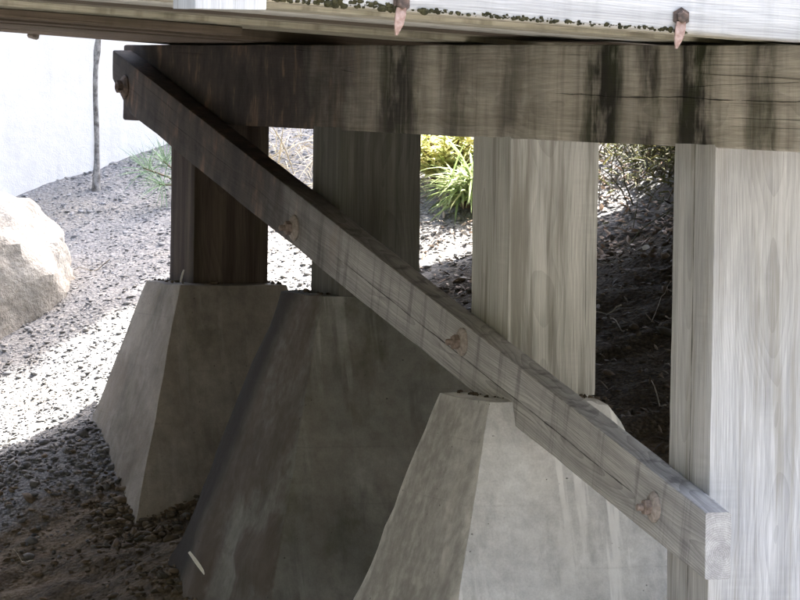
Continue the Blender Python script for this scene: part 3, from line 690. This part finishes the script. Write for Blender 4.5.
leafy('olive_shrub', 'olive yellow shrub at the top of the bank behind the cream post', 'shrub', gpt(2.12, 6.4), 520, .08, .02, .34, .9, var_leaf('olive_leaves', [(.16, .17, .05), (.24, .22, .07), (.12, .13, .04)]), 29, .6, 12, .38)
# pine seedling: needles in bundles
t = thing('pine_seedling', 'low pine seedling with long green needles beside the blackened post', 'seedling', gpt(.86, 7.55))
mb = MB(); sm = MB(); r = random.Random(31)
tips = [Vector((-.24, -.02, .10)), Vector((-.13, .04, .13)), Vector((-.18, -.06, .03)), Vector((.05, .02, .12)), Vector((-.05, -.05, .06))]
for tp in tips:
    sm.add(*tube([Vector((0, 0, -.02)), tp*.5+Vector((0, 0, .01)), tp], [.006, .005, .003], 5))
    ax = tp.normalized()
    for q in range(46):
        d = (ax*.55+Vector((r.gauss(0, .5), r.gauss(0, .5), r.gauss(.25, .5)))).normalized()
        mb.add(*blade(tp*r.uniform(.75, 1.02), d, r.uniform(.09, .17), .0032, .35, 4, r.uniform(-1, 1)))
mb.build('needles', var_leaf('pine_needles', [(.14, .25, .13), (.20, .31, .17), (.26, .36, .21)], .2), t); sm.build('stem', M_stem, t)
# dry grass: uncountable
mb = MB(); r = random.Random(41)
for i in range(520):
    if i < 330: x, y = r.gauss(1.26, .18), r.gauss(7.15, .35)
    else: x, y = r.uniform(.9, 2.6), r.uniform(6.2, 7.6)
    a = r.uniform(0, 6.28); el = r.uniform(.25, 1.3)
    mb.add(*blade(gpt(x, y, -.005), (math.cos(a)*math.cos(el), math.sin(a)*math.cos(el), math.sin(el)), r.uniform(.12, .38), r.uniform(.003, .006), r.uniform(.8, 2.4), 6, r.uniform(-1, 1)))
tag(mb.build('dry_grass', M_dry), 'pale dry grass blades arching over the sunlit bank', 'grass', kind='stuff')
# brush tangle
t = thing('brush_thicket', 'tangle of olive twigs and grass stems at the top of the dark bank', 'brush', gpt(2.30, 5.78))
mb = MB(); r = random.Random(51)
for i in range(230):
    b = Vector((r.gauss(.12, .2), r.gauss(.1, .26), -.02)); gp_ = gpt(2.30+b.x, 5.78+b.y); b.z = gp_.z-float(ground(2.30, 5.78))
    a = r.uniform(0, 6.28); el = r.uniform(.3, 1.35)
    d = Vector((math.cos(a)*math.cos(el), math.sin(a)*math.cos(el), math.sin(el))); L = r.uniform(.15, .5); pth = []; p = b.copy()
    for q in range(6):
        pth.append(p.copy()); d = (d+Vector((r.gauss(0, .16), r.gauss(0, .16), r.gauss(-.16, .12)))).normalized(); p = p+d*L/5
    rr = r.uniform(.0016, .0036); mb.add(*tube(pth, [rr*(1-.1*q) for q in range(6)], 4))
mb.build('twigs', M_brush, t)
mb = MB()
for i in range(1500):
    b = Vector((r.gauss(.16, .15), r.gauss(.10, .22), 0)); b.z = float(ground(2.30+b.x, 5.78+b.y))-float(ground(2.30, 5.78))+r.uniform(.02, .17)*r.random()+.02; a = r.uniform(0, 6.28); el = r.uniform(-.5, .9)
    mb.add(*blade(b, (math.cos(a)*math.cos(el), math.sin(a)*math.cos(el), math.sin(el)), r.uniform(.04, .10), r.uniform(.006, .013), .5, 3, r.uniform(-1, 1)))
mb.build('leaves', var_leaf('brush_leaves', [(.04, .05, .016), (.075, .08, .026), (.11, .10, .04), (.055, .065, .02)]), t)
# leaf litter on the bank
def litter(name, label, n, fx, mat, seed, L=(.02, .05)):
    r = random.Random(seed); mb = MB()
    for i in range(n):
        x, y = fx(r); a = r.uniform(0, 6.28); el = r.gauss(.15, .35)
        mb.add(*blade(gpt(x, y, r.uniform(.003, .012)), (math.cos(a), math.sin(a), math.tan(el)), r.uniform(*L), r.uniform(.008, .02), r.uniform(-.4, .6), 3, r.uniform(-.6, .6)))
    return tag(mb.build(name, mat), label, 'leaf litter', kind='stuff')
litter('leaf_litter', 'pale dry leaves littering the sunlit top of the bank', 1500, lambda r: (r.gauss(2.0, .5), r.uniform(5.15, 6.6)), var_leaf('pale_litter', [(.42, .33, .26), (.30, .21, .15), (.50, .42, .35), (.22, .15, .10)], .1), 61)
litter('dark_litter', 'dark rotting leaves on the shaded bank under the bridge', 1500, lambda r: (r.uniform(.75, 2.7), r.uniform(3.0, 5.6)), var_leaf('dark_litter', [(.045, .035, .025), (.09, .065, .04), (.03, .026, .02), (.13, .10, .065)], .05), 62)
# fallen twigs
r = random.Random(71)
M_twig = plain('grey_twig', (.16, .14, .11), (.30, .27, .22), 60)
def twig(x, y, L, ang, rad, label, group=None, mat=M_twig):
    pth = []; d = Vector((math.cos(ang), math.sin(ang))); 
    for q in range(7):
        px, py = x+d.x*L*(q/6-.5), y+d.y*L*(q/6-.5); pth.append(gpt(px, py, rad+.010+.012*math.sin(q*1.3+L*9)) - Vector((x, y, float(ground(x, y)))))
    V, Fc = tube(pth, [rad*(1-.1*q) for q in range(7)], 5)
    o = link('fallen_twig', mesh('twig', V, Fc), mat, None, (x, y, float(ground(x, y))))
    return tag(o, label, 'twig', group)
for i in range(16):
    twig(r.uniform(1.2, 2.3), r.uniform(3.4, 5.2), r.uniform(.12, .34), r.uniform(0, 3.14), r.uniform(.002, .0038), 'thin fallen twig lying on the dark shaded bank between the two pale posts', 'twigs on the dark bank')
twig(.26, 7.1, .16, 2.6, .003, 'single pale twig on the grey gravel right of the boulder')
twig(-.55, 5.62, .14, 2.3, .003, 'pale twig on dark gravel at the left edge below the boulder', None)
twig(-.75, 4.62, .16, 1.9, .003, 'curled twig on brown earth in the lower left corner', None)
# white sliver standing in for a sun fleck on the middle pedestal, and a scrap on the bank
def chip(name, label, cat, c, ax, side, L, w, th, mat):
    ax = Vector(ax).normalized(); sd = Vector(side); sd = (sd-ax*sd.dot(ax)).normalized(); nm = ax.cross(sd); V = []; Fc = []
    n = 6
    for i in range(n+1):
        t = i/n; ww = w*(.45+.55*math.sin(math.pi*min(1, .15+.75*t))+.2*mn.noise((t*6, w*50, 1))); b = nm*.004*math.sin(t*3)
        for (s_, q) in ((-1, -1), (1, -1), (1, 1), (-1, 1)): V.append(ax*(t-.5)*L+sd*s_*ww/2+nm*q*th/2+b)
    for i in range(n):
        for j in range(4): Fc.append((i*4+j, i*4+(j+1) % 4, i*4+4+(j+1) % 4, i*4+4+j))
    Fc += [(3, 2, 1, 0), (n*4, n*4+1, n*4+2, n*4+3)]
    return tag(link(name, mesh(name, V, Fc), mat, None, c), label, cat)
M_white = plain('white_fleck', (.78, .78, .76), (.84, .84, .82), 30, .6, .2)
chip('pale_sliver', 'white sliver standing for a fleck of sun at the foot of the middle pedestal', 'splinter', (-.375, 3.66, -1.56), (.12, -.42, -.30), (.5, .25, .6), .125, .013, .006, M_white)
chip('paper_scrap', 'tiny white scrap lying on the dark bank between the pale posts', 'scrap', tuple(gpt(1.94, 5.04, .02)), (1, .2, .3), (0, .5, 1), .032, .02, .002, M_white)
chip('pale_sliver', 'small pale splinter at the foot of the blackened post', 'splinter', (-.035, 4.93, -.585), (.3, .1, 1), (1, 0, 0), .05, .008, .004, plain('pale_splinter', (.42, .40, .37), (.52, .5, .46), 40))

# ------------------------------------------------------------------ unseen tree added beyond to shade the gravel bank
M_leaf = var_leaf('added_tree_leaves', [(.05, .085, .025), (.08, .12, .035), (.11, .14, .045), (.065, .10, .03)], .25)
M_bark = plain('added_tree_bark', (.08, .065, .05), (.17, .14, .11), 18, .95, .9, .02, stretch=(1, 1, .25))
def tree(label, x, y, shade_crown, rx, ry, rz, nleaf, seed):
    r = random.Random(seed); base = gpt(x, y, -.1); t = thing('added_shade_tree', label, 'tree', base)
    cc = Vector(shade_crown)-base; mb = MB()
    mid = Vector((cc.x*.25, cc.y*.25, cc.z*.5))
    mb.add(*tube([Vector((0, 0, 0)), Vector((.02, .02, .3)), mid, cc], [.17, .13, .10, .04], 10))
    for i in range(12):
        d = Vector((r.gauss(0, 1)*rx, r.gauss(0, 1)*ry, abs(r.gauss(.2, .7))*rz))*.5; s_ = mid+(cc-mid)*r.random()
        mb.add(*tube([s_, s_+(cc+d-s_)*.5+Vector((0, 0, .15)), cc+d], [.045, .028, .008], 6))
    mb.build('trunk', M_bark, t, smooth=60)
    rr = np.random.default_rng(seed); n = nleaf
    ncl = 120; cl = rr.standard_normal((ncl, 3)); cl /= np.linalg.norm(cl, axis=1)[:, None]; cl *= rr.uniform(.02, 1, (ncl, 1))**.4
    c = cl[rr.integers(0, ncl, n)]*np.array([rx, ry, rz])+rr.standard_normal((n, 3))*np.array([.20, .09, .16])+np.array(cc)
    a = rr.standard_normal((n, 3)); a /= np.linalg.norm(a, axis=1)[:, None]; b = np.cross(a, rr.standard_normal((n, 3))); b /= np.linalg.norm(b, axis=1)[:, None]
    L = rr.uniform(.05, .09, (n, 1)); Wd = L*.55
    V = np.stack([c-a*L, c+b*Wd, c+a*L, c-b*Wd], 1).reshape(-1, 3)
    link('shade_crown', mesh_np('shade_crown', V, np.arange(4*n).reshape(n, 4)), M_leaf, t)
tree('unseen leafy tree added beyond the bridge to shade the gravel', 5.2, 10.6, (3.3, 9.1, 8.0), 1.55, .85, .9, 55000, 81)
